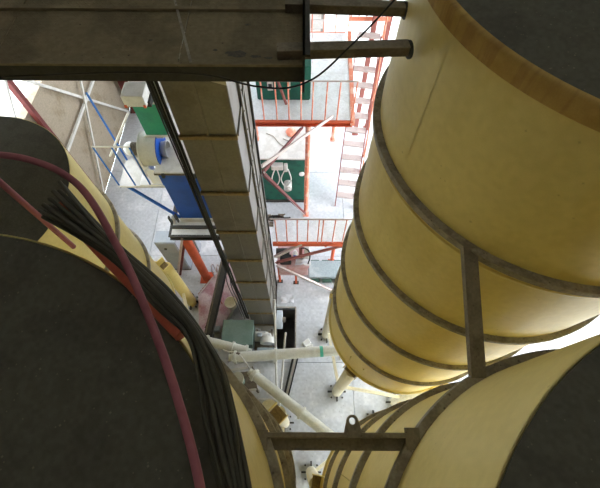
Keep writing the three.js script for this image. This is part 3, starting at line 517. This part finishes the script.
// ================================================================ floor machinery in the middle
{
  const t = thing('conveyor_trough', 'black narrow trough running across the floor left of the elevator', 'trough', [0, 0, 0]);
  const a = V(-2.0, 1.0, -4.75), b = V(-2.36, 0.55, -2.55);
  mesh('trough', profile(channelIron(0.2, 0.16, 0.015), a, b, V(1, 0, 0)), M.darkSteel, t);
  for (const o of [-0.09, 0.09]) mesh('edge_pipe', pipe(a.clone().add(V(o, 0.1, 0)), b.clone().add(V(o, 0.1, 0)), 0.028, 8), o < 0 ? M.steel : M.black, t);
  mesh('end_block', rbox(0.22, 0.24, 0.2, b.x, b.y - 0.02, b.z + 0.06, 0.03), M.black, t);
  for (const k of [0.12, 0.9]) { const q = a.clone().lerp(b, k); mesh('leg', bar(V(q.x, 0.3, q.z), V(q.x, q.y - 0.08, q.z), 0.06, 0.06), M.steel, t); }
}
{
  const b = thing('green_box', 'grey-green steel box with flat lid at the elevator foot', 'box', [-1.62, 0, -2.6]);
  mesh('body', rbox(0.76, 0.5, 0.6, 0, 0.29, 0, 0.012), M.greyGreen, b); mesh('lid', rbox(0.82, 0.05, 0.66, 0, 0.565, 0, 0.012), M.greyGreen, b); mesh('skid', [span(-0.36, 0.36, 0, 0.05, -0.28, -0.2), span(-0.36, 0.36, 0, 0.05, 0.2, 0.28)], M.darkSteel, b);
  for (const x of [-0.2, 0.1]) mesh('handle', cord([V(x - 0.1, 0.45, 0.3), V(x - 0.09, 0.5, 0.42), V(x + 0.09, 0.5, 0.42), V(x + 0.1, 0.45, 0.3)], 0.015, 20), M.greyWhite, b);
}
one('cream_bucket', [ring([[0, 0], [0.12, 0], [0.17, 0.28], [0.15, 0.29], [0.1, 0.2], [0.06, 0.19], [0, 0.19]], 28).translate(-1.88, 0.301, -3.42)], M.cream, 'round cream bucket between black trough and elevator', 'bucket');
function conveyor(label, a, b, r, m, o = {}) {
  const c = thing('screw_conveyor', label, 'conveyor', [0, 0, 0], 'pale screw conveyor pipes');
  const d = b.clone().sub(a).normalize();
  mesh('tube', pipe(a, b, r, 24), m, c);
  for (const t of o.flanges ?? [0, 0.5, 1]) { const q = a.clone().lerp(b, t); mesh('flange', pipe(q.clone().addScaledVector(d, -0.025), q.clone().addScaledVector(d, 0.025), r + 0.035, 24), m, c); }
  mesh('end_cap', pipe(a.clone().addScaledVector(d, -0.1), a.clone().addScaledVector(d, -0.02), r * 0.7, 20), m, c);
  if (o.band) { const q = a.clone().lerp(b, o.band); mesh('band', pipe(q.clone().addScaledVector(d, -0.04), q.clone().addScaledVector(d, 0.04), r + 0.006, 24), M.teal, c); }
  for (const t of o.legs ?? []) { const q = a.clone().lerp(b, t); mesh('leg', bar(V(q.x, 0, q.z), V(q.x, q.y - r * 0.95, q.z), 0.06, 0.06), M.greyWhite, c); }
  for (const t of o.spout ?? []) { const q = a.clone().lerp(b, t); mesh('spout', pipe(V(q.x, q.y - 0.38, q.z), V(q.x, q.y - r * 0.8, q.z), 0.1, 16), m, c); }
  return c;
}
conveyor('long pale screw conveyor with a green band running to the tall silo', V(-1.62, 1.0, -1.87), V(1.86, 1.1, -2.1), 0.125, M.conveyor, { flanges: [0.02, 0.3, 0.86], band: 0.62, legs: [0.28, 0.78] });
conveyor('slanting pale screw conveyor running towards the lower right silo', V(-1.12, 0.98, -1.5), V(1.5, 1.05, 0.42), 0.12, M.conveyor, { flanges: [0.02, 0.45, 0.95], legs: [0.3, 0.72] });
conveyor('short pale screw conveyor beside the grey-green box', V(-1.3, 0.86, -2.05), V(-2.36, 0.86, -2.3), 0.12, M.conveyor, { flanges: [0.03, 0.35, 0.98], legs: [0.1, 0.8] });
{
  const s = thing('vertical_spout', 'short upright pale green spout pipe between the conveyors', 'pipe', [-1.5, 0, -1.42]);
  mesh('tube', pipe(V(0, 0, 0), V(0, 0.8, 0), 0.11, 20), M.greyGreen, s); mesh('collar', disc(0.15, 0.04, 0, 0.79, 0), M.conveyor, s); mesh('collar', disc(0.13, 0.05, 0, 0.6, 0), M.conveyor, s);
  const t = thing('feed_trough', 'pale blue-grey covered trough behind the long screw conveyor', 'trough', [0, 0, 0]);
  mesh('body', span(-1.08, -0.58, 0.02, 0.4, -2.2, -2.0, 0.01), M.slab, t); mesh('cover', span(-1.1, -0.56, 0.4, 0.43, -2.24, -1.98, 0.006), M.slab, t);
}
{
  const f = thing('pipe_frame', 'dark low steel frame under the crossing conveyors by the lower left silo', 'frame', [0, 0, 0]);
  const P = [[-2.0, -1.62], [-1.2, -1.72], [-1.05, -1.2], [-1.85, -1.1]];
  for (const [x, z] of P) mesh('leg', bar(V(x, 0, z), V(x, 0.55, z), 0.05, 0.05), M.steel, f);
  for (let k = 0; k < 4; k++) { const [a, b] = [P[k], P[(k + 1) % 4]]; mesh('rail', bar(V(a[0], 0.53, a[1]), V(b[0], 0.53, b[1]), 0.05, 0.06), k % 2 ? M.steel : M.greyWhite, f); }
  mesh('tray', poly([[-1.98, -1.6], [-1.22, -1.69], [-1.08, -1.22], [-1.83, -1.12]], 0.18, 0.2), M.steel, f);
  const h = thing('air_hose', 'thin pale hose looping over the short conveyor beside the green box', 'hose', [0, 0, 0]);
  mesh('hose', cord([V(-2.1, 0.3, -2.3), V(-1.95, 0.8, -2.12), V(-1.75, 1.06, -2.0), V(-1.5, 1.1, -1.95), V(-1.3, 1.15, -1.75), V(-1.2, 0.9, -1.6), V(-1.25, 0.56, -1.5)], 0.018, 40), M.greyWhite, h);
  mesh('coupling', [pipe(V(-1.52, 1.1, -1.955), V(-1.44, 1.115, -1.93), 0.03, 10)], M.steel, h);
  one('control_box', rbox(0.16, 0.2, 0.14, -2.2, 0.42, -2.72, 0.02), M.cabinet, 'small grey box at the foot of the black trough', 'box');
}
{ // thin poles, floor channel, drum and small things
  one('support_pole', pipe(V(-0.62, 1.6, -3.15), V(-0.58, 0.0, -1.16), 0.028, 10), M.greyWhite, 'slim white pole leaning from the elevator down past the long conveyor', 'pole');
  one('support_pole', pipe(V(-0.345, 1.16, -2.45), V(-0.5, 0.02, -0.86), 0.025, 10), M.greyWhite, 'slim white pole leaning between the pit corner and the slanting conveyor', 'pole');
  const t = thing('a_frame', 'small pale tripod frame at the pit corner', 'frame', [-0.3, 0, -2.08]);
  mesh('leg', bar(V(-0.1, 0, 0), V(0, 0.9, 0), 0.03, 0.03), M.white, t); mesh('leg', bar(V(0.1, 0, 0), V(0, 0.9, 0), 0.03, 0.03), M.white, t); mesh('crossbar', bar(V(-0.06, 0.4, 0), V(0.06, 0.4, 0), 0.025, 0.025), M.white, t);
  const c = thing('floor_channel', 'black double channel strip on the floor under the conveyors', 'channel', [0, 0, 0]);
  mesh('strip', bar(V(-0.15, 0.03, -2.15), V(-0.42, 0.03, -0.95), 0.05, 0.06), M.black, c); mesh('strip', bar(V(-0.03, 0.03, -2.1), V(-0.33, 0.03, -0.9), 0.03, 0.06), M.black, c); mesh('strip', bar(V(-0.09, 0.02, -2.1), V(-0.375, 0.02, -0.92), 0.05, 0.03), M.greyWhite, c);
  const d = thing('drum', 'cream flat-topped drum by the lower left silo', 'drum', [-0.7, 0, -0.74]); mesh('body', disc(0.19, 0.78, 0, 0.39, 0), M.cream, d); mesh('lid', disc(0.205, 0.04, 0, 0.8, 0, 32), M.cream, d);
  const v = thing('valve', 'small dark valve with yellow bracket beside the cream drum', 'valve', [-0.52, 0, -0.66]);
  mesh('stem', pipe(V(0, 0, 0), V(0, 0.5, 0), 0.03, 10), M.steel, v); mesh('wheel', new THREE.TorusGeometry(0.07, 0.016, 8, 20).rotateX(Math.PI / 2).translate(0, 0.5, 0), M.darkSteel, v); mesh('bracket', [box(0.16, 0.03, 0.05, -0.02, 0.32, 0.12), box(0.03, 0.03, 0.16, 0.06, 0.36, 0.2)], M.tan, v);
  one('white_block', [rbox(0.2, 0.12, 0.16, 0, 0, 0, 0.02).rotateY(0.6).translate(0.2, 0.06, -2.45), rbox(0.14, 0.08, 0.12, 0, 0, 0, 0.02).rotateY(0.2).translate(0.3, 0.04, -2.36)], M.white, 'small white broken block on the floor beside the pit', 'block');
  one('white_strip', span(-1.05, -0.45, 0.02, 0.05, -1.05, -1.0), M.greyWhite, 'pale steel strip on the floor beside the black channel', 'strip');
}

// ================================================================ cables, pipe and rail on the near silo roof
{
  const outer = [[-0.94, -0.93], [-0.803, -0.783], [-0.666, -0.65], [-0.455, -0.477], [-0.326, -0.331], [-0.243, -0.221], [-0.192, -0.096], [-0.157, 0.015], [-0.134, 0.107], [-0.121, 0.18], [-0.12, 0.3], [-0.14, 0.5], [-0.2, 0.8]];
  const inner = [[-0.98, -0.78], [-0.814, -0.684], [-0.649, -0.574], [-0.486, -0.423], [-0.363, -0.314], [-0.309, -0.189], [-0.266, -0.084], [-0.231, 0.016], [-0.2, 0.107], [-0.187, 0.18], [-0.19, 0.3], [-0.22, 0.5], [-0.28, 0.8]];
  const which = ['outermost black cable', 'second cable from the outside', 'third cable from the outside', 'fourth cable from the outside', 'fifth cable from the outside', 'middle black cable', 'fifth cable from the inside', 'fourth cable from the inside', 'third cable from the inside', 'second cable from the inside', 'innermost black cable'];
  for (let k = 0; k < 11; k++) {
    const t0 = 0.1 + k / 10, ph = rnd() * 6, am = R(0.02, 0.09);
    const pts = outer.map(([x, z], i) => { const t = t0 + am * Math.sin(i * 1.1 + ph) - (k > 8 && i > 5 ? -0.25 : 0); return V(x + (inner[i][0] - x) * t, 9.322 + (i < 4 ? 0.02 : 0) + 0.026 * (k % 2) + 0.004 * Math.sin(i + k), z + (inner[i][1] - z) * t); });
    one('power_cable', cord(pts, [0.0085, 0.007, 0.009, 0.0095, 0.0065][k % 5], 120), M.rubber, which[k] + ' of the bundle on the near silo roof edge', 'cable', 'cables on the near silo roof');
  }
}
one('red_pipe', [pipe(V(-0.95, 9.302, -0.835), V(-0.393, 9.302, -0.331), 0.032, 24)], M.redPipe, 'thick red pipe lying beside the black cables on the near silo roof', 'pipe');
{
  const t = thing('guard_rail', 'long thin dusky pink rail crossing the near silo roof', 'railing', [0, 0, 0]);
  mesh('rail', cord([V(-1.15, 9.6, -0.86), V(-0.9, 9.6, -0.83), V(-0.72, 9.6, -0.74), V(-0.529, 9.6, -0.504), V(-0.397, 9.6, -0.291), V(-0.304, 9.6, -0.116), V(-0.217, 9.6, 0.086), V(-0.16, 9.6, 0.3), V(-0.15, 9.6, 0.56)], 0.0115, 90), M.pinkRail, t);
  mesh('post', pipe(V(-1.12, 8.9, -0.862), V(-1.12, 9.6, -0.862), 0.012, 10), M.pinkRail, t); mesh('post', pipe(V(-0.15, 9.275, 0.55), V(-0.15, 9.6, 0.55), 0.012, 10), M.pinkRail, t);
}
renderer.render(scene, camera);
